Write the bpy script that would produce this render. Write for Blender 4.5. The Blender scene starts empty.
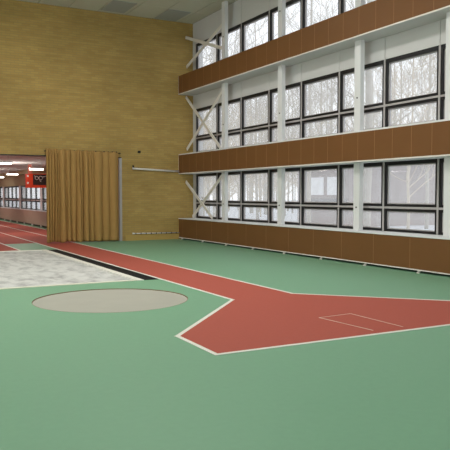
import bpy, bmesh, math, random
from mathutils import Vector, Matrix
random.seed(7)
S = bpy.context.scene
COL = S.collection

# ------------------------------------------------------------------ camera
cam_d = bpy.data.cameras.new('camera')
cam_d.sensor_width = 36.0
cam_d.lens = 36.0 * 663.0 / 450.0
cam_d.clip_end = 500
cam = bpy.data.objects.new('camera', cam_d)
cam.location = (0, 0, 1.65)
cam.rotation_euler = (math.radians(90 - 2.591), 0, math.radians(-28.142))
COL.objects.link(cam)
S.camera = cam

# ------------------------------------------------------------------ world, light, exposure
W = bpy.data.worlds.new('overcast_sky')
S.world = W
W.use_nodes = True
wb = W.node_tree.nodes['Background']
wb.inputs['Color'].default_value = (0.985, 0.985, 0.985, 1)
wb.inputs['Strength'].default_value = 1.6
S.view_settings.view_transform = 'Standard'
S.view_settings.look = 'None'
S.view_settings.gamma = 1.0
S.view_settings.use_curve_mapping = False
S.view_settings.exposure = 0.0


def area(name, loc, rot, sx, sy, power, color=(1, 1, 1), portal=False):
    d = bpy.data.lights.new(name, 'AREA')
    d.shape = 'RECTANGLE'
    d.size, d.size_y = sx, sy
    d.energy = power
    d.color = color
    o = bpy.data.objects.new(name, d)
    o.location = loc
    o.rotation_euler = rot
    COL.objects.link(o)
    if portal:
        d.cycles.is_portal = True
    return o


# unseen fill areas added below the hall ceiling, no fixtures built
for lx, kx in ((-6.0, 0.35), (0.0, 0.65), (5.2, 1.2)):
    for ly, pw_ in ((4.5, 40), (11.0, 250), (17.0, 110)):
        area('hall_overhead_fill', (lx, ly, 7.75), (0, 0, 0), 1.2, 2.4, pw_ * kx, (1.0, 0.97, 0.94))
# added side fill standing in for opposite windows, the wall there is plain
area('opposite_side_fill', (-9.6, 9.0, 4.4), (0, math.radians(-90), 0), 5.5, 22.0, 640, (0.95, 0.98, 1.0))
# added cool fill behind the viewer, in front of a plain end wall
area('rear_fill', (0.5, -5.6, 3.2), (math.radians(90), 0, 0), 18.0, 5.0, 560, (0.96, 0.98, 1.0))
for zc in (1.63, 4.03, 6.43):
    area('window_portal', (11.3, 9.0, zc), (0, math.radians(90), 0), 1.7, 28.0, 1, portal=True)


# ------------------------------------------------------------------ helpers
def lin(r, g, b):
    f = lambda c: ((c / 255 + 0.055) / 1.055) ** 2.4 if c > 10.3 else c / 255 / 12.92
    return (f(r), f(g), f(b), 1)


class MB:
    """collects shapes in world coordinates, builds ONE mesh object"""
    def __init__(s):
        s.bm = bmesh.new()
        s.mi = 0

    def _m(s, faces):
        for f in faces:
            f.material_index = s.mi

    def box(s, x0, x1, y0, y1, z0, z1):
        v = [s.bm.verts.new((x, y, z)) for z in (z0, z1) for y in (y0, y1) for x in (x0, x1)]
        q = [(0, 2, 3, 1), (4, 5, 7, 6), (0, 1, 5, 4), (2, 6, 7, 3), (0, 4, 6, 2), (1, 3, 7, 5)]
        s._m([s.bm.faces.new([v[i] for i in f]) for f in q])
        return s

    def prism(s, pts, z0, z1):
        a = [s.bm.verts.new((p[0], p[1], z0)) for p in pts]
        b = [s.bm.verts.new((p[0], p[1], z1)) for p in pts]
        n = len(pts)
        fs = [s.bm.faces.new(b), s.bm.faces.new(a[::-1])]
        for i in range(n):
            fs.append(s.bm.faces.new([a[i], a[(i + 1) % n], b[(i + 1) % n], b[i]]))
        s._m(fs)
        return s

    def bar(s, p0, p1, w, t):
        """rectangular bar from p0 to p1 in a plane of constant x: width w in the plane, thickness t in x"""
        p0, p1 = Vector(p0), Vector(p1)
        d = (p1 - p0).normalized()
        n = Vector((1, 0, 0))
        u = d.cross(n).normalized()
        vs = []
        for p in (p0, p1):
            for a, b in ((-1, -1), (1, -1), (1, 1), (-1, 1)):
                vs.append(s.bm.verts.new(p + u * a * w / 2 + n * b * t / 2))
        q = [(3, 2, 1, 0), (4, 5, 6, 7)] + [(i, (i + 1) % 4, 4 + (i + 1) % 4, 4 + i) for i in range(4)]
        s._m([s.bm.faces.new([vs[i] for i in f]) for f in q])
        return s

    def tube(s, pts, rad, seg=10, cap=True):
        pts = [Vector(p) for p in pts]
        rad = rad if isinstance(rad, (list, tuple)) else [rad] * len(pts)
        rings = []
        for i, p in enumerate(pts):
            d = (pts[min(i + 1, len(pts) - 1)] - pts[max(i - 1, 0)]).normalized()
            up = Vector((0, 0, 1)) if abs(d.z) < 0.9 else Vector((1, 0, 0))
            a = d.cross(up).normalized()
            b = d.cross(a)
            rings.append([s.bm.verts.new(p + (a * math.cos(k * 2 * math.pi / seg) + b * math.sin(k * 2 * math.pi / seg)) * rad[i]) for k in range(seg)])
        fs = []
        for r0, r1 in zip(rings, rings[1:]):
            for k in range(seg):
                fs.append(s.bm.faces.new([r0[k], r0[(k + 1) % seg], r1[(k + 1) % seg], r1[k]]))
        if cap:
            fs += [s.bm.faces.new(rings[0][::-1]), s.bm.faces.new(rings[-1])]
        for f in fs:
            f.smooth = True
        s._m(fs)
        return s

    def build(s, name, mats, parent=None, org=None, bevel=0):
        bmesh.ops.recalc_face_normals(s.bm, faces=s.bm.faces[:])
        me = bpy.data.meshes.new(name)
        off = Vector(org) if org is not None else (world_loc(parent) if parent else Vector())
        bmesh.ops.translate(s.bm, verts=s.bm.verts[:], vec=-off)
        s.bm.to_mesh(me)
        s.bm.free()
        for m in (mats if isinstance(mats, (list, tuple)) else [mats]):
            me.materials.append(m)
        o = bpy.data.objects.new(name, me)
        COL.objects.link(o)
        if parent:
            o.parent = parent
            o.location = off - world_loc(parent)
        else:
            o.location = off
        if bevel:
            md = o.modifiers.new('bevel', 'BEVEL')
            md.width = bevel
            md.segments = 2
        return o


def world_loc(o):
    v = Vector()
    while o:
        v += o.location
        o = o.parent
    return v


def tag(o, label=None, cat=None, group=None, kind=None):
    if label: o['label'] = label
    if cat: o['category'] = cat
    if group: o['group'] = group
    if kind: o['kind'] = kind
    return o


def thing(name, label, cat, loc, group=None):
    o = bpy.data.objects.new(name, None)
    o.empty_display_size = 0.1
    o.location = loc
    COL.objects.link(o)
    return tag(o, label, cat, group)


# ------------------------------------------------------------------ materials
def mat(name, col, rough=0.6, spec=0.3, metal=0.0, noise=0.0, nscale=8.0, bump=0.0, bscale=40.0, emit=None, estr=0):
    m = bpy.data.materials.new(name)
    m.use_nodes = True
    nt = m.node_tree
    b = nt.nodes['Principled BSDF']
    b.inputs['Base Color'].default_value = col
    b.inputs['Roughness'].default_value = rough
    b.inputs['Specular IOR Level'].default_value = spec
    b.inputs['Metallic'].default_value = metal
    tc = nt.nodes.new('ShaderNodeTexCoord')
    if noise:
        n = nt.nodes.new('ShaderNodeTexNoise')
        n.inputs['Scale'].default_value = nscale
        n.inputs['Detail'].default_value = 5
        nt.links.new(tc.outputs['Object'], n.inputs['Vector'])
        mx = nt.nodes.new('ShaderNodeMix')
        mx.data_type = 'RGBA'
        mx.inputs['A'].default_value = [c * (1 - noise) for c in col[:3]] + [1]
        mx.inputs['B'].default_value = [min(1, c * (1 + noise)) for c in col[:3]] + [1]
        nt.links.new(n.outputs['Fac'], mx.inputs['Factor'])
        nt.links.new(mx.outputs['Result'], b.inputs['Base Color'])
    if bump:
        n2 = nt.nodes.new('ShaderNodeTexNoise')
        n2.inputs['Scale'].default_value = bscale
        nt.links.new(tc.outputs['Object'], n2.inputs['Vector'])
        bp = nt.nodes.new('ShaderNodeBump')
        bp.inputs['Strength'].default_value = bump
        bp.inputs['Distance'].default_value = 0.02
        nt.links.new(n2.outputs['Fac'], bp.inputs['Height'])
        nt.links.new(bp.outputs['Normal'], b.inputs['Normal'])
    if emit:
        b.inputs['Emission Color'].default_value = emit
        b.inputs['Emission Strength'].default_value = estr
    return m


def brick_mat(name, c1, c2, mortar, rot=True):
    m = bpy.data.materials.new(name)
    m.use_nodes = True
    nt = m.node_tree
    L = nt.links.new
    b = nt.nodes['Principled BSDF']
    b.inputs['Roughness'].default_value = 0.85
    b.inputs['Specular IOR Level'].default_value = 0.15
    tc = nt.nodes.new('ShaderNodeTexCoord')
    sp = nt.nodes.new('ShaderNodeSeparateXYZ')
    cb = nt.nodes.new('ShaderNodeCombineXYZ')
    L(tc.outputs['Object'], sp.inputs[0])
    ad = nt.nodes.new('ShaderNodeMath')
    L(sp.outputs['X'], ad.inputs[0])
    L(sp.outputs['Y'], ad.inputs[1])
    L(ad.outputs[0], cb.inputs['X'])
    L(sp.outputs['Z'], cb.inputs['Y'])
    br = nt.nodes.new('ShaderNodeTexBrick')
    br.inputs['Scale'].default_value = 1.0
    br.inputs['Brick Width'].default_value = 0.26
    br.inputs['Row Height'].default_value = 0.078
    br.inputs['Mortar Size'].default_value = 0.008
    br.inputs['Mortar Smooth'].default_value = 0.3
    br.inputs['Color1'].default_value = c1
    br.inputs['Color2'].default_value = c2
    br.inputs['Mortar'].default_value = mortar
    L(cb.outputs[0], br.inputs['Vector'])
    n = nt.nodes.new('ShaderNodeTexNoise')
    n.inputs['Scale'].default_value = 0.45
    n.inputs['Detail'].default_value = 6
    L(tc.outputs['Object'], n.inputs['Vector'])
    mr = nt.nodes.new('ShaderNodeMapRange')
    mr.inputs['From Min'].default_value = 0.3
    mr.inputs['From Max'].default_value = 0.7
    mr.inputs['To Min'].default_value = 0.86
    mr.inputs['To Max'].default_value = 1.12
    L(n.outputs['Fac'], mr.inputs['Value'])
    # streaky long stains along the courses
    st = nt.nodes.new('ShaderNodeTexNoise')
    st.inputs['Scale'].default_value = 1.0
    st.inputs['Detail'].default_value = 3
    mp = nt.nodes.new('ShaderNodeMapping')
    mp.inputs['Scale'].default_value = (0.9, 0.9, 9.0)
    L(tc.outputs['Object'], mp.inputs['Vector'])
    L(mp.outputs[0], st.inputs['Vector'])
    mr2 = nt.nodes.new('ShaderNodeMapRange')
    mr2.inputs['From Min'].default_value = 0.3
    mr2.inputs['From Max'].default_value = 0.7
    mr2.inputs['To Min'].default_value = 0.92
    mr2.inputs['To Max'].default_value = 1.07
    L(st.outputs['Fac'], mr2.inputs['Value'])
    mu = nt.nodes.new('ShaderNodeMath')
    mu.operation = 'MULTIPLY'
    L(mr.outputs[0], mu.inputs[0])
    L(mr2.outputs[0], mu.inputs[1])
    mx = nt.nodes.new('ShaderNodeVectorMath')
    mx.operation = 'SCALE'
    L(br.outputs['Color'], mx.inputs[0])
    L(mu.outputs[0], mx.inputs['Scale'])
    L(mx.outputs[0], b.inputs['Base Color'])
    bp = nt.nodes.new('ShaderNodeBump')
    bp.inputs['Strength'].default_value = 0.35
    bp.inputs['Distance'].default_value = 0.01
    bp.invert = True
    L(br.outputs['Fac'], bp.inputs['Height'])
    L(bp.outputs['Normal'], b.inputs['Normal'])
    return m


def glass_mat(name, haze, tint=(0.95, 0.97, 1.0)):
    """window pane: clear, a little reflective, with a film of dirt that scatters daylight"""
    m = bpy.data.materials.new(name)
    m.use_nodes = True
    nt = m.node_tree
    L = nt.links.new
    nt.nodes.remove(nt.nodes['Principled BSDF'])
    out = nt.nodes['Material Output']
    tr = nt.nodes.new('ShaderNodeBsdfTransparent')
    tr.inputs[0].default_value = (*tint, 1)
    tl = nt.nodes.new('ShaderNodeBsdfTranslucent')
    tl.inputs[0].default_value = (0.86, 0.86, 0.84, 1)
    gl = nt.nodes.new('ShaderNodeBsdfGlossy')
    gl.inputs['Roughness'].default_value = 0.03
    tc = nt.nodes.new('ShaderNodeTexCoord')
    n = nt.nodes.new('ShaderNodeTexNoise')
    n.inputs['Scale'].default_value = 5.0
    n.inputs['Detail'].default_value = 8
    n.inputs['Roughness'].default_value = 0.7
    L(tc.outputs['Object'], n.inputs['Vector'])
    mr = nt.nodes.new('ShaderNodeMapRange')
    mr.inputs['From Min'].default_value = 0.35
    mr.inputs['From Max'].default_value = 0.68
    mr.inputs['To Min'].default_value = haze * 0.85
    mr.inputs['To Max'].default_value = haze * 1.2
    L(n.outputs['Fac'], mr.inputs['Value'])
    m1 = nt.nodes.new('ShaderNodeMixShader')
    L(mr.outputs[0], m1.inputs[0])
    L(tr.outputs[0], m1.inputs[1])
    L(tl.outputs[0], m1.inputs[2])
    lw = nt.nodes.new('ShaderNodeLayerWeight')
    lw.inputs['Blend'].default_value = 0.5
    pw = nt.nodes.new('ShaderNodeMath')
    pw.operation = 'POWER'
    L(lw.outputs['Facing'], pw.inputs[0])
    pw.inputs[1].default_value = 4.0
    fr = nt.nodes.new('ShaderNodeMath')
    fr.operation = 'MULTIPLY_ADD'
    L(pw.outputs[0], fr.inputs[0])
    fr.inputs[1].default_value = 0.6
    fr.inputs[2].default_value = 0.03
    m2 = nt.nodes.new('ShaderNodeMixShader')
    L(fr.outputs[0], m2.inputs[0])
    L(m1.outputs[0], m2.inputs[1])
    L(gl.outputs[0], m2.inputs[2])
    L(m2.outputs[0], out.inputs['Surface'])
    return m


M = {}
M['green'] = mat('green_rubber_floor', lin(119, 164, 133), 0.5, 0.3, noise=0.05, nscale=14, bump=0.08, bscale=120)
M['red'] = mat('red_rubber_track', lin(172, 88, 75), 0.7, 0.12, noise=0.06, nscale=18, bump=0.08, bscale=120)
M['line'] = mat('white_line_paint', lin(226, 224, 214), 0.6, 0.2, noise=0.04, nscale=20)
M['thin_line'] = mat('worn_line_paint', lin(206, 180, 165), 0.6, 0.2, noise=0.25, nscale=30)
M['black'] = mat('black_rubber', lin(22, 22, 24), 0.7, 0.15)
M['curb'] = mat('cream_curb', lin(214, 212, 196), 0.7, 0.2, noise=0.04)
M['brick'] = brick_mat('yellow_brick', lin(180, 152, 90), lin(171, 140, 82), lin(158, 138, 92))
M['plaster'] = mat('white_plaster', lin(203, 202, 200), 0.8, 0.2, noise=0.04, nscale=1.2)
M['ceil'] = mat('ceiling_board', lin(200, 200, 184), 0.85, 0.1, noise=0.05, nscale=0.8)
M['ceil_dark'] = mat('ceiling_board_grey', lin(166, 169, 164), 0.8, 0.1)
M['joint'] = mat('joint_grey', lin(84, 84, 78), 0.8, 0.1)
M['brown'] = mat('brown_laminate_panel', lin(116, 78, 44), 0.5, 0.25, noise=0.09, nscale=1.3)
M['seam'] = mat('panel_seam', lin(172, 128, 92), 0.6, 0.2)
M['white'] = mat('white_paint_steel', lin(222, 222, 222), 0.5, 0.3, noise=0.03, nscale=3)
M['cream'] = mat('cream_paint_steel', lin(222, 216, 208), 0.55, 0.3)
M['frame'] = mat('black_window_frame', lin(20, 20, 22), 0.45, 0.35)
M['alu'] = mat('grey_aluminium', lin(174, 169, 168), 0.5, 0.3)
M['glass'] = glass_mat('window_glass', 0.18)
M['glass_low'] = glass_mat('dusty_window_glass', 0.22)
M['curtain'] = mat('ochre_curtain_cloth', lin(168, 133, 80), 0.9, 0.1, noise=0.08, nscale=3, bump=0.15, bscale=200)
M['dark'] = mat('dark_metal', lin(48, 44, 38), 0.5, 0.3)
M['tan'] = mat('tan_skirting', lin(186, 156, 92), 0.8, 0.15, noise=0.06, nscale=3)
M['concrete'] = mat('pale_concrete', lin(168, 166, 155), 0.8, 0.15, noise=0.06, nscale=2.5, bump=0.1)
M['rust'] = mat('rusty_ring_steel', lin(128, 104, 78), 0.7, 0.2)
M['sign_red'] = mat('sign_red', lin(214, 62, 30), 0.5, 0.3)
M['sign_black'] = mat('sign_black', lin(52, 34, 32), 0.5, 0.3)
M['sign_white'] = mat('sign_white', lin(220, 205, 200), 0.5, 0.3)
M['hanger'] = mat('faded_red', lin(205, 122, 106), 0.6, 0.2)
M['tube'] = mat('lit_tube', lin(255, 250, 235), 0.5, 0.2, emit=(1, 0.93, 0.8, 1), estr=9)
M['mauve'] = mat('corridor_panel', lin(172, 150, 134), 0.6, 0.2, noise=0.05)
M['h2wall'] = mat('corridor_wall', lin(176, 164, 134), 0.8, 0.1)
M['h2ceil'] = mat('corridor_ceiling', lin(206, 204, 200), 0.8, 0.1)
M['snow'] = mat('snow_ground', lin(206, 210, 216), 0.9, 0.1, noise=0.1, nscale=0.3)
M['bark'] = mat('glare_pale_bark', lin(200, 188, 168), 0.9, 0.1, noise=0.2, nscale=2)  # outdoor glare put into the colour, lighter than plain bark
M['bark2'] = mat('glare_grey_bark', lin(182, 176, 164), 0.9, 0.1, noise=0.2, nscale=2)  # lightened the same way, glare mixed into the grey
M['facade'] = mat('pale_facade', lin(150, 140, 138), 0.9, 0.1, noise=0.08, nscale=0.4)
M['facade_w'] = mat('white_shutter', lin(236, 238, 240), 0.8, 0.1)
M['roof_dark'] = mat('roof_grey', lin(120, 122, 126), 0.8, 0.1)


def sand_mat():
    m = mat('pale_sand', lin(205, 202, 192), 0.95, 0.05)
    nt = m.node_tree
    L = nt.links.new
    b = nt.nodes['Principled BSDF']
    tc = nt.nodes.new('ShaderNodeTexCoord')
    mp = nt.nodes.new('ShaderNodeMapping')
    mp.inputs['Scale'].default_value = (1, 0.55, 1)
    n = nt.nodes.new('ShaderNodeTexNoise')
    n.inputs['Scale'].default_value = 3.2
    n.inputs['Detail'].default_value = 7
    n.inputs['Roughness'].default_value = 0.65
    L(tc.outputs['Object'], mp.inputs[0])
    L(mp.outputs[0], n.inputs['Vector'])
    cr = nt.nodes.new('ShaderNodeValToRGB')
    cr.color_ramp.elements[0].position = 0.3
    cr.color_ramp.elements[0].color = lin(152, 152, 150)
    cr.color_ramp.elements[1].position = 0.55
    cr.color_ramp.elements[1].color = lin(202, 202, 198)
    L(n.outputs['Fac'], cr.inputs[0])
    L(cr.outputs[0], b.inputs['Base Color'])
    return m


M['sand'] = sand_mat()


def struct(mb, name, m, label=None, parent=None, org=None, cat=None):
    o = mb.build(name, m, parent, org)
    return tag(o, label, cat, None, 'structure')


# ------------------------------------------------------------------ room shell
YB = 22.75          # face of the brick wall
XW = 10.80          # face of the window wall
ZC = 8.05           # ceiling
XL, YR = -10.0, -6.0
X2 = 7.95           # window wall of the hall beyond
CX, CY, CR = 3.335, 10.05, 1.212

# floor with openings for the throwing circle and the sand pit
bm = bmesh.new()


def loop(pts):
    vs = [bm.verts.new((p[0], p[1], 0)) for p in pts]
    for i in range(len(vs)):
        bm.edges.new((vs[i], vs[(i + 1) % len(vs)]))


PX0, PX1, PY0, PY1 = -1.0, 4.50, 12.12, 20.0
loop([(XL, YR), (XW, YR), (XW, YB + 0.33), (XL, YB + 0.33)])
loop([(CX + CR * math.cos(i * math.pi / 48), CY + CR * math.sin(i * math.pi / 48)) for i in range(96)])
loop([(PX0, PY0), (PX1, PY0), (PX1, PY1), (PX0, PY1)])
bmesh.ops.triangle_fill(bm, use_beauty=True, use_dissolve=False, edges=bm.edges[:])
# drop the faces that fill the openings
for f in bm.faces[:]:
    c = f.calc_center_median()
    if (c.x - CX) ** 2 + (c.y - CY) ** 2 < (CR * 0.995) ** 2 and all(((v.co.x - CX) ** 2 + (v.co.y - CY) ** 2) < (CR * 1.01) ** 2 for v in f.verts):
        bm.faces.remove(f)
    elif PX0 < c.x < PX1 and PY0 < c.y < PY1 and all(PX0 - .01 <= v.co.x <= PX1 + .01 and PY0 - .01 <= v.co.y <= PY1 + .01 for v in f.verts):
        bm.faces.remove(f)
for f in bm.faces:
    if f.normal.z < 0:
        f.normal_flip()
fmb = MB()
fmb.bm.free()
fmb.bm = bm
me = bpy.data.meshes.new('floor')
bm.to_mesh(me)
bm.free()
me.materials.append(M['green'])
fl = bpy.data.objects.new('floor', me)
COL.objects.link(fl)
tag(fl, 'green rubber sports floor of the hall', kind='structure')

struct(MB().box(XL, X2 + 0.3, YB + 0.33, 62, -0.1, 0.0), 'floor_corridor', M['green'], 'green floor of the hall beyond the curtain')

# back wall of yellow brick with the wide opening
OX0, OX1, OZ = -1.5, 7.96, 3.0
mb = MB()
mb.box(XL, OX0, YB, YB + 0.33, 0, ZC)
mb.box(OX0, OX1, YB, YB + 0.33, OZ, ZC)
mb.box(OX1, XW + 0.3, YB, YB + 0.33, 0, ZC)
struct(mb, 'wall_back', M['brick'], 'yellow brick end wall with a wide opening')

# ceiling boards with open joints, two of them darker
mb = MB()
mb.box(XL, XW + 0.3, YR, YB + 0.33, ZC + 0.02, ZC + 0.2)
mb.mi = 1
nx, step = 0, 1.2
dark = {(9, 0), (11, 0)}
ix = 0
x = XL - 0.29
while x < XW:
    x1 = min(x + 1.025, XW)
    iy = 0
    y = YB
    while y > YR:
        y0 = max(y - 1.5, YR)
        mb.mi = 1
        mb.box(max(x, XL) + 0.01, x1 - 0.01, y0 + 0.008, y - 0.008, ZC, ZC + 0.02)
        y = y0
        iy += 1
    x = x1
    ix += 1
struct(mb, 'ceiling', [M['joint'], M['ceil']], 'grey board ceiling with open joints')
for i, (ax, ay) in enumerate(((7.17, 21.85), (9.21, 21.98))):
    o = MB().box(ax, ax + 0.84, ay - 0.66, ay + 0.66, ZC - 0.02, ZC - 0.001).build('ceiling_hatch', M['ceil_dark'], org=(ax, ay, ZC - 0.02))
    tag(o, ['darker grey square panel in the ceiling above the brick wall, farther from the windows',
            'darker grey square panel in the ceiling above the brick wall, nearer the window corner'][i], 'ceiling panel')

# window wall: plaster bands between three ribbons of windows
MY = [22.50 - 1.7205 * k for k in range(16)]      # mullion axes
ROW = [(0.79, 2.44), (3.20, 4.85), (5.61, 7.25)]
mb = MB()
for z0, z1 in ((-0.02, 0.79), (2.44, 3.20), (4.85, 5.61), (7.25, ZC)):
    mb.mi = 0
    mb.box(XW + 0.015, XW + 0.3, YR, YB, z0, z1)
    mb.mi = 1
    edges = [YB] + MY[1:] + [YR]
    for a, b in zip(edges, edges[1:]):
        if a - b > 0.05:
            mb.box(XW, XW + 0.016, b + 0.008, a - 0.008, z0, z1)
for z0, z1 in ROW:
    mb.mi = 1
    mb.box(XW, XW + 0.3, MY[0], YB, z0, z1)
    mb.box(XW, XW + 0.3, YR, MY[-1], z0, z1)
struct(mb, 'wall_right', [M['joint'], M['plaster']], 'white plaster wall bands around the window ribbons')
struct(MB().box(XL - 0.3, XL, YR, 62, 0, ZC), 'wall_left', M['plaster'], 'plain long wall opposite the windows')
struct(MB().box(XL, XW + 0.3, YR - 0.3, YR, 0, ZC), 'wall_front', M['plaster'], 'plain end wall behind the viewer')

# windows: one object per bay and storey
wn = 0
for r, (z0, z1) in enumerate(ROW):
    for k in range(15):
        if r == 2 and k > 9:
            pass
        wn += 1
        yb, ya = MY[k], MY[k + 1]
        zt = z0 + 0.565                   # transom axis
        org = (XW, (ya + yb) / 2, z0)
        f = MB()
        f.mi = 1                          # pale outer mullions and transom
        f.box(XW - 0.008, XW + 0.12, ya, ya + 0.026, z0, z1)
        f.box(XW - 0.008, XW + 0.12, yb - 0.026, yb, z0, z1)
        f.box(XW - 0.008, XW + 0.12, ya + 0.026, yb - 0.026, zt - 0.022, zt + 0.022)
        f.mi = 0
        panes = []
        for pz0, pz1 in ((z0, zt - 0.026), (zt + 0.026, z1)):
            a, b, t = ya + 0.026, yb - 0.026, 0.058
            top = t + (0.035 if pz1 == z1 else 0)
            f.mi = 0
            f.box(XW + 0.004, XW + 0.06, a, a + t, pz0, pz1)
            f.box(XW + 0.004, XW + 0.06, b - t, b, pz0, pz1)
            f.box(XW + 0.004, XW + 0.06, a + t, b - t, pz0, pz0 + t)
            f.box(XW + 0.004, XW + 0.06, a + t, b - t, pz1 - top, pz1)
            f.mi = 1                      # pale glazing bead of the outer sash
            g = 0.022
            a2, b2, c2, d2 = a + t, b - t, pz0 + t, pz1 - top
            f.box(XW + 0.05, XW + 0.11, a2, a2 + g, c2, d2)
            f.box(XW + 0.05, XW + 0.11, b2 - g, b2, c2, d2)
            f.box(XW + 0.05, XW + 0.11, a2 + g, b2 - g, c2, c2 + g)
            f.box(XW + 0.05, XW + 0.11, a2 + g, b2 - g, d2 - g, d2)
            panes.append((a2 + g, b2 - g, c2 + g, d2 - g))
        fo = struct(f, 'window_%d' % wn, [M['frame'], M['alu']],
                    '%s storey window bay %d from the brick wall, black framed' % (['lower', 'middle', 'upper'][r], k + 1), org=org)
        for j, (a, b, c, d) in enumerate(panes):
            p = MB().box(XW + 0.078, XW + 0.084, a, b, c, d)
            tag(p.build('pane', M['glass_low' if r == 0 else 'glass'], fo), kind='structure')

# ------------------------------------------------------------------ floor markings, runway, pit, circle
T = 0.004
RX0, RX1 = 5.0, 6.2
run = [(RX0, 23.08), (RX0, 9.09), (3.13, 7.03), (3.12, 6.02), (8.18, 6.02), (8.18, 7.15), (RX1, 9.19), (RX1, 23.08)]
struct(MB().prism(run[::-1], 0.0005, T), 'floor_runway', M['red'], 'red runway widening to a box end')


line_no = [0]


def line(mb, p0, p1, w):
    line_no[0] += 1
    dz = 0.0004 * line_no[0]
    a, b = Vector(p0), Vector(p1)
    d = (b - a).normalized()
    n = Vector((-d.y, d.x)) * w / 2
    a, b = a - d * w / 2, b + d * w / 2
    mb.prism([a - n, b - n, b + n, a + n], T * 0.5, T + 0.001 + dz)


for i, (p, q) in enumerate(zip(run[:-1], run[1:])):
    mb = MB()
    line(mb, p, q, 0.055)
    struct(mb, 'trim_%d' % (i + 1), M['line'], ['long white line on the pit side of the red runway', 'slanting white line at the left flare of the red runway',
           'short white line at the left tip of the red runway end', 'white line across the near end of the red runway',
           'short white line at the right tip of the red runway end', 'slanting white line at the right flare of the red runway',
           'long white line on the window side of the red runway'][i])
# left lane that stops at the pit, red track of the hall beyond
struct(MB().prism([(XL, 20.14), (3.9, 20.14), (3.9, 23.08), (XL, 23.08)], 0.0005, T), 'floor_lane', M['red'], 'red lane ending behind the sand pit')
struct(MB().box(XL, 7.35, 23.08, 62, 0.0005, T), 'floor_track', M['red'], 'red track of the hall beyond the curtain')
for i, (lx, y0) in enumerate(((3.9, 20.12), (5.0, 23.12), (6.2, 23.12), (7.35, 23.12))):
    mb = MB()
    line(mb, (lx, y0), (lx, 61.9), 0.055)
    struct(mb, 'trim_%d' % (i + 8), M['line'], ['white lane line meeting the far corner of the sand pit', 'white lane line continuing the left runway edge into the hall beyond',
           'white lane line continuing the right runway edge into the hall beyond', 'white line between red track and green strip in the hall beyond'][i])

# sand pit
pit = thing('sand_pit', 'long jump sand pit filled with pale raked sand beside the red runway', 'sand pit', (2.0, 16.0, 0))
for a in ((PX1, 4.64, PY0 - 0.12, PY1 + 0.12), ):
    MB().box(a[0], a[1], a[2], a[3], -0.05, 0.012).build('curb', M['line'], pit)
MB().box(PX0 - 0.12, PX1, PY1, PY1 + 0.12, -0.05, 0.012).build('curb', M['line'], pit)
MB().box(PX0 - 0.12, PX1, PY0 - 0.12, PY0, -0.05, 0.012).build('curb', M['curb'], pit)
MB().box(PX0 - 0.12, PX0, PY0, PY1, -0.05, 0.012).build('curb', M['line'], pit)
bm = bmesh.new()
NX, NY = 110, 150
from mathutils import noise as mn
grid = []
for j in range(NY + 1):
    row = []
    for i in range(NX + 1):
        x = PX0 + (PX1 - PX0) * i / NX
        y = PY0 + (PY1 - PY0) * j / NY
        h = mn.fractal(Vector((x * 2.2, y * 1.5, 0.3)), 1.0, 2.0, 4) * 0.035
        e = min(i, NX - i, j, NY - j) / 4
        h = -0.015 + h * min(1, e)
        row.append(bm.verts.new((x, y, h)))
    grid.append(row)
for j in range(NY):
    for i in range(NX):
        bm.faces.new([grid[j][i], grid[j][i + 1], grid[j + 1][i + 1], grid[j + 1][i]]).smooth = True
sm = MB()
sm.bm.free()
sm.bm = bm
so = sm.build('sand', M['sand'], pit)
tag(so, kind='stuff')
tag(MB().box(4.645, 4.955, 12.02, 20.0, 0.0005, 0.006).build('rubber_strip', M['black'], org=(4.8, 16, 0)),
    'black rubber strip between the sand pit and the red runway', 'floor strip')

# throwing circle
ring = thing('throwing_circle', 'round sunken concrete throwing circle in the green floor', 'throwing circle', (CX, CY, 0))
mb = MB()
N = 96
mb.prism([(CX + (CR - 0.007) * math.cos(i * 2 * math.pi / N), CY + (CR - 0.007) * math.sin(i * 2 * math.pi / N)) for i in range(N)], -0.09, -0.012)
mb.build('slab', M['concrete'], ring)
mb = MB()
rr = [(CR - 0.006, -0.09), (CR - 0.006, 0.0005), (CR + 0.0, 0.001), (CR + 0.0, -0.09)]
vs = [[mb.bm.verts.new((CX + r * math.cos(i * 2 * math.pi / N), CY + r * math.sin(i * 2 * math.pi / N), z)) for r, z in rr] for i in range(N)]
for i in range(N):
    for k in range(4):
        mb.bm.faces.new([vs[i][k], vs[(i + 1) % N][k], vs[(i + 1) % N][(k + 1) % 4], vs[i][(k + 1) % 4]])
mb.build('rim', M['rust'], ring)

# box cover let into the runway end: a lid with a worn pale edge
q = [(5.285, 7.195), (5.845, 7.235), (5.835, 6.20), (5.36, 6.20)]
bx = thing('vault_box_cover', 'flush red box lid outlined by worn pale edges near the runway end', 'floor lid', (5.58, 6.7, 0))
MB().prism([q[0], q[3], q[2], q[1]], T * 0.6, T + 0.0015).build('lid', M['red'], bx)
for a, b in ((0, 1), (1, 2), (0, 3)):
    mb = MB()
    p0, p1 = Vector(q[a]), Vector(q[b])
    d = (p1 - p0).normalized()
    n = Vector((-d.y, d.x)) * 0.009
    mb.prism([p0 - n, p1 - n, p1 + n, p0 + n], T, T + 0.003)
    mb.build('edge_strip', M['thin_line'], bx)

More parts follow.
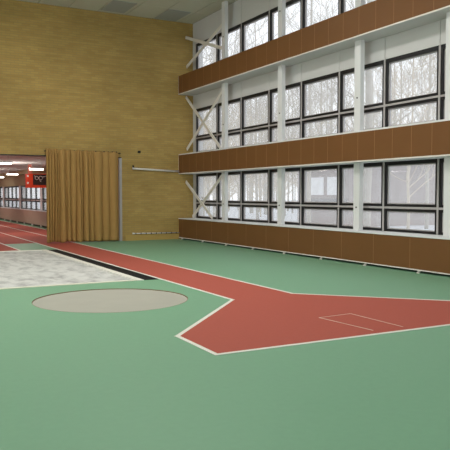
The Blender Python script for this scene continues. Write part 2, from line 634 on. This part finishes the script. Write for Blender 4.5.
# ------------------------------------------------------------------ steel columns and cross braces
XC = 10.45
COLS = [(19.66, 0.22), (16.20, 0.22), (12.75, 0.22), (9.36, 1.2)]
names = ['white steel column carrying the cross braces, nearest the brick wall', 'second white steel column from the brick wall, between plain window bays',
         'third white steel column from the brick wall', 'wide white pier at the right edge of the picture']
for (cy, w), lb in zip(COLS, names):
    c = thing('steel_column', lb, 'column', (XC + 0.06, cy, 0))
    mb = MB()
    if w < 0.5:
        mb.box(XC, XC + 0.02, cy - w / 2, cy + w / 2, 0, ZC - 0.002)
        mb.box(XC + 0.02, XC + 0.12, cy - w / 2, cy - w / 2 + 0.012, 0, ZC - 0.002)
        mb.box(XC + 0.02, XC + 0.12, cy + w / 2 - 0.012, cy + w / 2, 0, ZC - 0.002)
        mb.box(XC + 0.10, XC + 0.12, cy - w / 2 + 0.012, cy + w / 2 - 0.012, 0, ZC - 0.002)
    else:
        mb.box(XC, XC + 0.30, cy - w / 2, cy + w / 2, 0, ZC - 0.002)
    mb.build('shaft', M['white'], c)
    if w < 0.5:
        mb = MB()
        for z in (1.35, 4.0, 6.9):
            mb.tube([(XC - 0.012, cy, z), (XC + 0.003, cy, z)], 0.022, 8)
        mb.build('bolt', M['dark'], c)
XB = 10.50
BR = [((22.70, 2.15), (20.52, 0.85), (19.80, 2.34), (22.2, 0.85)),
      ((22.68, 5.30), (19.92, 3.24), (19.80, 5.16), (22.70, 3.36)),
      ((22.68, 7.50), (19.79, 6.55), (19.80, 7.36), (22.70, 6.42))]
lb = ['white diagonal cross brace in front of the lower corner window', 'white diagonal cross brace in front of the middle corner window',
      'white diagonal cross brace in front of the upper corner window']
for b, l in zip(BR, lb):
    z = min(p[1] for p in b)
    o = thing('cross_brace', l, 'brace', (XB, 21.2, z), 'cross braces of the corner bay')
    MB().bar((XB - 0.02, *b[0]), (XB - 0.02, *b[1]), 0.11, 0.03).build('brace_bar', M['cream'], o)
    MB().bar((XB + 0.02, *b[2]), (XB + 0.02, *b[3]), 0.11, 0.03).build('brace_bar', M['cream'], o)
    MB().tube([(XB - 0.045, (b[0][0] + b[1][0] + b[2][0] + b[3][0]) / 4, (b[0][1] + b[1][1] + b[2][1] + b[3][1]) / 4),
               (XB + 0.04, (b[0][0] + b[1][0] + b[2][0] + b[3][0]) / 4, (b[0][1] + b[1][1] + b[2][1] + b[3][1]) / 4)], 0.03, 10).build('bolt', M['cream'], o)

# ------------------------------------------------------------------ brown panel bands
XP = 10.20
Y0P = -5.9


def slab(x0, x1, z0, z1):
    """a board across the niche, cut out around the columns"""
    mb = MB()
    mb.box(x0, XC - 0.003, Y0P, YB - 0.01, z0, z1)
    mb.box(XC + 0.303, x1, Y0P, YB - 0.01, z0, z1)
    y = YB - 0.01
    for cy, w in COLS:
        mb.box(XC - 0.003, XC + 0.303, cy + w / 2 + 0.003, y, z0, z1)
        if w < 0.5:
            mb.box(XC + 0.123, XC + 0.303, cy - w / 2 - 0.003, cy + w / 2 + 0.003, z0, z1)
        y = cy - w / 2 - 0.003
    mb.box(XC - 0.003, XC + 0.303, Y0P, y, z0, z1)
    return mb


def band(name, label, z0, z1, pitch, cat):
    o = thing(name, label, cat, (XP, 12.0, z0))
    mb = MB()
    mb.box(XP, XP + 0.03, Y0P, YB - 0.01, z0, z1)
    mb.mi = 1
    y = (10.06 if pitch < 1 else 10.65) - pitch * 13
    while y < YB - 0.1:
        if y > Y0P + 0.05:
            mb.box(XP - 0.0015, XP, y - 0.003, y + 0.003, z0, z1)
        y += pitch
    mb.build('panel', [M['brown'], M['seam']], o)
    return o


b0 = band('radiator_cover', 'brown panelled radiator cover along the floor under the lower windows', 0.075, 0.755, 1.174, 'radiator cover')
slab(XP - 0.02, XW - 0.022, 0.757, 0.785).build('sill', M['white'], b0)
MB().box(XP - 0.012, XP + 0.03, Y0P, YB - 0.01, 0.052, 0.075).build('bottom_rail', M['cream'], b0)
for k in range(14):
    y = 22.4 - 1.7205 * k
    mb = MB()
    mb.box(XP - 0.06, XP - 0.02, y - 0.03, y + 0.03, 0.0, 0.02)
    mb.box(XP - 0.05, XP + 0.02, y - 0.012, y + 0.012, 0.02, 0.052)
    mb.build('foot', M['cream'], b0)
MB().box(XP + 0.2, XP + 0.22, Y0P, YB - 0.01, 0.0, 0.75).build('back_board', M['dark'], b0)
for i, (z0, z1, zl) in enumerate(((2.45, 3.13, 3.17), (5.39, 6.06, None))):
    b = band('spandrel_panel', ['brown panel band between lower and middle windows', 'brown panel band between middle and upper windows'][i], z0, z1, 0.587, 'wall panel')
    MB().box(XP - 0.006, XP + 0.0, Y0P, YB - 0.01, z0 - 0.02, z0 + 0.012).build('edge_trim', M['cream'], b)
    slab(XP, XW - 0.024, z0 - 0.02, z0 - 0.002).build('soffit', M['plaster'], b)
    if zl:
        slab(XP, XW - 0.024, z1 + 0.002, zl).build('sill', M['white'], b)
    MB().box(XP - 0.004, XP + 0.03, YB - 0.012, YB - 0.002, z0, z1).build('end_trim', M['cream'], b)

# ------------------------------------------------------------------ fittings on the brick wall
p = thing('wall_pipe', 'cream pipe fixed level on the brick wall beside the middle brown panel band', 'pipe', (9.2, YB - 0.07, 2.5))
MB().tube([(8.40, YB - 0.07, 2.60), (XP - 0.02, YB - 0.07, 2.53)], 0.034, 12).build('tube', M['cream'], p)
MB().tube([(8.36, YB - 0.07, 2.60), (8.41, YB - 0.07, 2.60)], 0.042, 12).build('end_cap', M['cream'], p)
MB().box(8.37, 8.41, YB - 0.09, YB, 2.63, 2.72).build('bracket', M['dark'], p)
MB().box(9.9, 9.94, YB - 0.08, YB, 2.505, 2.52).build('bracket', M['dark'], p)
p = thing('floor_pipe', 'thin white pipe clipped low on the brick wall just above the skirting', 'pipe', (9.2, YB - 0.04, 0.25))
MB().tube([(8.40, YB - 0.045, 0.255), (XP - 0.01, YB - 0.045, 0.245)], 0.017, 10).build('tube', M['white'], p)
for k in range(9):
    MB().box(8.46 + k * 0.2, 8.485 + k * 0.2, YB - 0.07, YB, 0.222, 0.232 + 0.04).build('clip', M['dark'], p)
MB().box(8.36, 8.41, YB - 0.07, YB, 0.235, 0.285).build('end_cap', M['white'], p)
o = MB().box(8.58, 8.68, YB - 0.05, YB - 0.001, 3.17, 3.25).build('junction_box', M['dark'], org=(8.63, YB, 3.2), bevel=0.008)
tag(o, 'small dark junction box on the brick wall right of the curtain', 'junction box')
struct(MB().box(8.1, XP - 0.001, YB - 0.022, YB, 0, 0.215), 'baseboard_back', M['tan'], 'tan skirting at the foot of the brick wall')

# ------------------------------------------------------------------ opening trim, curtain
mb = MB()
mb.box(OX0, OX1, YB - 0.012, YB + 0.34, OZ - 0.03, OZ)
struct(mb, 'trim_20', M['dark'], 'dark steel lintel edge over the opening')
mb = MB()
mb.box(OX1 - 0.085, OX1 + 0.015, YB - 0.012, YB + 0.34, 0, OZ - 0.03)
struct(mb, 'trim_21', M['alu'], 'grey metal jamb of the opening beside the curtain')

rail = thing('curtain_rail', 'dark curtain rail above the opening, holding the ochre curtain', 'curtain rail', (6.5, YB - 0.09, 3.15))
MB().tube([(5.2, YB - 0.10, 3.135), (7.9, YB - 0.10, 3.135)], 0.013, 10).build('rod', M['dark'], rail)
for bxp in (5.25, 6.55, 7.87):
    MB().box(bxp - 0.012, bxp + 0.012, YB - 0.10, YB, 3.13, 3.155).build('bracket', M['dark'], rail)

cur = thing('curtain', 'ochre brown floor length curtain hanging in folds across the opening', 'curtain', (6.5, YB - 0.15, 0))
bm = bmesh.new()
NU, NV = 420, 44
cx0, cx1 = 5.26, 7.80
folds = []
u = 0.0
rnd = random.Random(3)
while u < 1.02:
    wv = 0.034 + rnd.random() * 0.05 + (0.025 if u > 0.62 else 0)
    if u < 0.15: wv *= 0.7
    wv *= 1.25 if u > 0.3 else 1.0
    folds.append((u, wv, 0.05 + rnd.random() * 0.085))
    u += wv


def fold(uu):
    for (s, w_, a) in folds:
        if s <= uu < s + w_:
            t = (uu - s) / w_
            return a * (0.5 - 0.5 * math.cos(2 * math.pi * t)) ** 0.45
    return 0.03


grid = []
for j in range(NV + 1):
    v = j / NV
    row = []
    for i in range(NU + 1):
        uu = i / NU
        drift = 0.02 * math.sin(3.1 * uu * 6 + v * 2.2) * (1 - v) * 0.5 + 0.008 * mn.noise(Vector((uu * 9, v * 2.5, 1.7)))
        us = min(max(uu + drift * min(1, uu * 20, (1 - uu) * 20), 0), 1)
        amp = (0.75 + 0.55 * (1 - v)) * (1.15 if v < 0.97 else 0.8)
        d = fold(us) * amp + 0.014 * mn.noise(Vector((us * 8, v * 3, 0.2)))
        ztop = 3.205 - 0.05 * uu + 0.018 * math.sin(uu * 62)
        zbot = 0.03 + 0.05 * abs(mn.noise(Vector((uu * 5, 0, 9)))) + 0.02 * mn.noise(Vector((uu * 12, 0, 5)))
        for uc, wd, vt in ((0.27, 0.007, 0.0), (0.62, 0.010, 0.35), (0.45, 0.006, 0.0)):
            uc2 = uc + 0.02 * (v - 0.5) + 0.012 * math.sin(v * 5)
            d *= 1 - 0.85 * math.exp(-((uu - uc2) / wd) ** 2) * min(1, max(0, (v - vt) * 5))
        if uu > 0.99: d *= 0.3
        z = zbot + (ztop - zbot) * v
        x = cx0 + (cx1 - cx0) * uu
        row.append(bm.verts.new((x, YB - 0.125 - d, z)))
    grid.append(row)
for j in range(NV):
    for i in range(NU):
        bm.faces.new([grid[j][i], grid[j][i + 1], grid[j + 1][i + 1], grid[j + 1][i]]).smooth = True
cm = MB()
cm.bm.free()
cm.bm = bm
co = cm.build('drape', M['curtain'], cur)
md = co.modifiers.new('thickness', 'SOLIDIFY')
md.thickness = 0.006
for k in range(17):
    xx = cx0 + 0.06 + k * (cx1 - cx0 - 0.12) / 16
    MB().box(xx - 0.018, xx + 0.018, YB - 0.122, YB - 0.105, 3.10, 3.185).build('hook_tape', M['dark'], cur)

# ------------------------------------------------------------------ hall beyond the opening
H2 = 3.06
Y2a, Y2b = YB + 0.33, 62
struct(MB().box(XL, X2 + 0.3, Y2a, Y2b, H2, H2 + 0.2), 'ceiling_corridor', M['h2ceil'], 'low grey ceiling of the hall beyond')
struct(MB().box(XL, X2 + 0.3, Y2b, Y2b + 0.3, 0, H2), 'wall_end', M['h2wall'], 'end wall of the hall beyond')
mb = MB()
mb.box(X2, X2 + 0.3, Y2a, Y2b, 0, 0.82)
mb.box(X2, X2 + 0.3, Y2a, Y2b, 2.2, H2)
yy = [35.2 + 5.6 * k for k in range(-2, 5)]
mb.mi = 1
for y in yy:
    mb.box(X2 - 0.05, X2 + 0.3, y - 0.22, y + 0.22, 0.82, 2.2)
struct(mb, 'wall_corridor', [M['h2wall'], M['white']], 'beige window wall of the hall beyond')
edges = [Y2a + 0.05] + yy + [Y2b]
n2 = 50
for e0, e1 in zip(edges, edges[1:]):
    a, b = e0 + (0.22 if e0 != edges[0] else 0), e1 - 0.22
    if b - a < 0.6:
        continue
    n2 += 1
    f = MB()
    nb = max(1, round((b - a) / 1.29))
    for k in range(nb + 1):
        y = a + (b - a) * k / nb
        w = 0.05
        f.box(X2 - 0.01, X2 + 0.08, max(a, y - w), min(b, y + w), 0.82, 2.2)
    f.box(X2 - 0.01, X2 + 0.08, a, b, 0.82, 0.88)
    f.box(X2 - 0.01, X2 + 0.08, a, b, 2.12, 2.2)
    f.box(X2 - 0.01, X2 + 0.08, a, b, 1.27, 1.33)
    f.box(X2 - 0.01, X2 + 0.08, a, b, 1.39, 1.45)
    f.mi = 1
    f.box(X2 - 0.005, X2 + 0.07, a, b, 1.33, 1.39)
    fo = struct(f, 'window_%d' % n2, [M['frame'], M['alu']], 'window row of the hall beyond the opening, black framed', org=(X2, (a + b) / 2, 0.82))
    tag(MB().box(X2 + 0.03, X2 + 0.026, a, b, 0.88, 2.12).build('pane', M['glass_low'], fo), kind='structure')
cv = thing('radiator_cover', 'mauve brown radiator cover along the wall of the hall beyond the opening', 'radiator cover', (7.75, 42, 0))
MB().box(7.72, 7.75, Y2a + 0.05, Y2b - 0.1, 0.09, 0.80).build('panel', M['mauve'], cv)
MB().box(7.70, X2 - 0.06, Y2a + 0.05, Y2b - 0.1, 0.802, 0.84).build('sill', M['white'], cv)
MB().box(7.86, 7.88, Y2a + 0.05, Y2b - 0.1, 0, 0.8).build('back_board', M['dark'], cv)
for k in range(18):
    y = 24 + k * 2.1
    MB().box(7.70, 7.76, y - 0.08, y + 0.08, 0, 0.09).build('foot', M['cream'], cv)
struct(MB().box(X2 - 0.25, X2 - 0.001, Y2a + 0.01, Y2b - 0.01, 2.84, H2 - 0.001), 'trim_30', M['h2wall'], 'boxed ledge under the ceiling of the hall beyond')

# ceiling lamps of the hall beyond
L2 = [(4.12, 24.15, 'leftmost lit ceiling lamp, nearest in the hall beyond the opening'),
      (6.36, 29.15, 'lit ceiling lamp just above the red scoreboard'),
      (6.77, 36.85, 'lit ceiling lamp left of the red scoreboard'),
      (7.18, 43.5, 'farthest lit ceiling lamp, cut by the left edge of the picture')]
for x, y, l in L2:
    zb = 2.73
    o = thing('ceiling_lamp', l, 'ceiling lamp', (x, y, H2), 'lamps of the hall beyond')
    hz = MB().box(x - 0.30, x + 0.30, y - 0.12, y + 0.12, zb + 0.05, zb + 0.10).build('housing', M['white'], o)
    MB().box(x - 0.28, x + 0.28, y - 0.10, y + 0.10, zb, zb + 0.049).build('diffuser', M['tube'], hz, bevel=0.015)
    for dx in (-0.2, 0.2):
        MB().tube([(x + dx, y, zb + 0.10), (x + dx, y, H2)], 0.008, 6).build('rod', M['white'], o)
for x in (-5, 0, 4.5):  # added fill areas without fixtures, brightening the corridor and its ceiling
    for y in (27, 35, 43, 52):
        area('corridor_down_fill', (x + 0.9, y + 1.4, 2.95), (0, 0, 0), 0.8, 1.6, 45, (1, 0.95, 0.88))
        area('corridor_up_fill', (x + 0.9, y + 3.0, 2.2), (math.pi, 0, 0), 0.8, 1.6, 28, (1, 0.95, 0.88))

# red scoreboard hanging beside the windows
sx0, sx1, sy, sz0, sz1 = 6.30, 7.40, 31.0, 1.98, 2.62
sg = thing('scoreboard', 'red and black scoreboard with white marks hanging in the hall beyond, partly behind the curtain', 'scoreboard', (6.85, sy, sz0))
MB().box(sx0, sx1, sy, sy + 0.25, sz0, sz1).build('case', M['sign_red'], sg, bevel=0.01)
dp = MB().box(sx0 + 0.30, sx1 - 0.02, sy - 0.012, sy, sz0 + 0.13, sz1 - 0.03).build('display', M['sign_black'], sg)
mb = MB()


def ring2(mb, cx, cz, r, t):
    pts = [(cx + r * math.cos(a * math.pi / 8), sy - 0.018, cz + r * math.sin(a * math.pi / 8)) for a in range(17)]
    mb.tube(pts, t, 6)


ring2(mb, sx0 + 0.47, sz0 + 0.45, 0.075, 0.012)
ring2(mb, sx0 + 0.65, sz0 + 0.45, 0.085, 0.012)
mb.tube([(sx0 + 0.36, sy - 0.018, sz0 + 0.55), (sx0 + 0.46, sy - 0.018, sz0 + 0.51)], 0.012, 6)
mb.tube([(sx0 + 0.74, sy - 0.018, sz0 + 0.50), (sx0 + 1.0, sy - 0.018, sz0 + 0.55)], 0.012, 6)
mb.tube([(sx0 + 0.60, sy - 0.018, sz0 + 0.34), (sx0 + 0.66, sy - 0.018, sz0 + 0.28)], 0.014, 6)
mb.build('emblem', M['sign_white'], dp)
for cz in (0.54, 0.22):
    MB().prism([(sx0 + 0.03, sy - 0.008), (sx0 + 0.11, sy - 0.008), (sx0 + 0.11, sy), (sx0 + 0.03, sy)], sz0 + cz - 0.045, sz0 + cz + 0.045).build('side_mark', M['sign_white'], sg)
MB().box(sx0 + 0.1, sx0 + 0.3, sy + 0.1, sy + 0.14, sz1, H2 - 0.001).build('hanger', M['hanger'], sg)

# ------------------------------------------------------------------ outside: snow, pale house, bare trees
GZ = -0.35
struct(MB().box(XW + 0.35, 150, -20, 220, GZ - 0.2, GZ), 'ground', M['snow'], 'pale snowy ground outside the windows')
hs = thing('house', 'pale house with two bright windows, seen through the lower windows', 'house', (26, 34, GZ))
MB().box(26, 34, 32.4, 38.0, GZ, 4.3).build('wall', M['facade'], hs)
MB().box(25.6, 34.4, 32.0, 38.4, 4.3, 4.6).build('roof', M['snow'], hs)
for y0, y1 in ((35.0, 36.8), (33.2, 34.6)):
    w = MB().box(25.96, 26.0, y0, y1, 1.65, 2.8).build('window', M['facade_w'], hs)
MB().box(25.93, 26.0, 32.6, 37.2, 1.15, 1.42).build('ledge', M['roof_dark'], hs)


def make_tree(seed, h, m, spread=1.0, girth=0.5):
    rnd = random.Random(seed)
    tr_, br_ = MB(), MB()
    p = Vector((0, 0, 0))
    pts, rad = [p.copy()], [(0.012 * h + 0.05) * girth]
    n = 7
    for i in range(n):
        p = p + Vector((rnd.uniform(-.12, .12), rnd.uniform(-.12, .12), h / n))
        pts.append(p.copy())
        rad.append(rad[0] * (1 - 0.82 * (i + 1) / n))
    tr_.tube(pts, rad, 8)

    def branch(p0, d, ln, r, lev):
        q = p0.copy()
        ps, rs = [q.copy()], [r]
        dd = d.copy()
        for i in range(4):
            dd = (dd + Vector((rnd.uniform(-.25, .25), rnd.uniform(-.25, .25), rnd.uniform(-.05, .22)))).normalized()
            q = q + dd * ln / 4
            ps.append(q.copy())
            rs.append(r * (1 - 0.2 * (i + 1)) + 0.004)
        br_.tube(ps, rs, 4, cap=False)
        if lev > 0:
            for k in range(4 if lev > 1 else 5):
                t = rnd.randint(1, 4)
                nd = (dd + Vector((rnd.uniform(-1, 1), rnd.uniform(-1, 1), rnd.uniform(-.3, .8)))).normalized()
                branch(ps[t], nd, ln * rnd.uniform(.5, .7), rs[t] * .7, lev - 1)

    for i in range(20):
        t = rnd.uniform(0.18, 1.0)
        k = min(int(t * n), n - 1)
        pp = pts[k].lerp(pts[k + 1], t * n - k)
        a = rnd.uniform(0, 2 * math.pi)
        d = Vector((math.cos(a), math.sin(a), rnd.uniform(.2, .9))).normalized()
        branch(pp, d, h * 0.26 * spread * (1.15 - t * .6), 0.028 * (1.3 - t), 2)
    root = thing('bare_tree', 'bare leafless tree in the pale wood outside the windows', 'tree', (0, 0, GZ), 'bare trees outside the windows')
    o1 = tr_.build('trunk', m, None, org=(0, 0, 0))
    o2 = br_.build('branches', m, None, org=(0, 0, 0))
    o1.parent = root
    o2.parent = root
    return root


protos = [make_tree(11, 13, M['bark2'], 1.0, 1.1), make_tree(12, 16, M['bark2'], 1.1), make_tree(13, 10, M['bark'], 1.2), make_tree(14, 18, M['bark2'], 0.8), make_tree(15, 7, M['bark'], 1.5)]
rnd = random.Random(21)
spots = [(17.0, 20.165)]
for i in range(130):
    for _ in range(200):
        x = rnd.uniform(16, 46) if i < 60 else rnd.uniform(46, 90)
        y = x / rnd.uniform(0.46, 1.08)
        if 22 < x < 38 and 29 < y < 42: continue
        if x < 22 and y < 30: continue
        if all((x - a) ** 2 + (y - b) ** 2 > (14 if i < 60 else 9) for a, b in spots):
            spots.append((x, y))
            break
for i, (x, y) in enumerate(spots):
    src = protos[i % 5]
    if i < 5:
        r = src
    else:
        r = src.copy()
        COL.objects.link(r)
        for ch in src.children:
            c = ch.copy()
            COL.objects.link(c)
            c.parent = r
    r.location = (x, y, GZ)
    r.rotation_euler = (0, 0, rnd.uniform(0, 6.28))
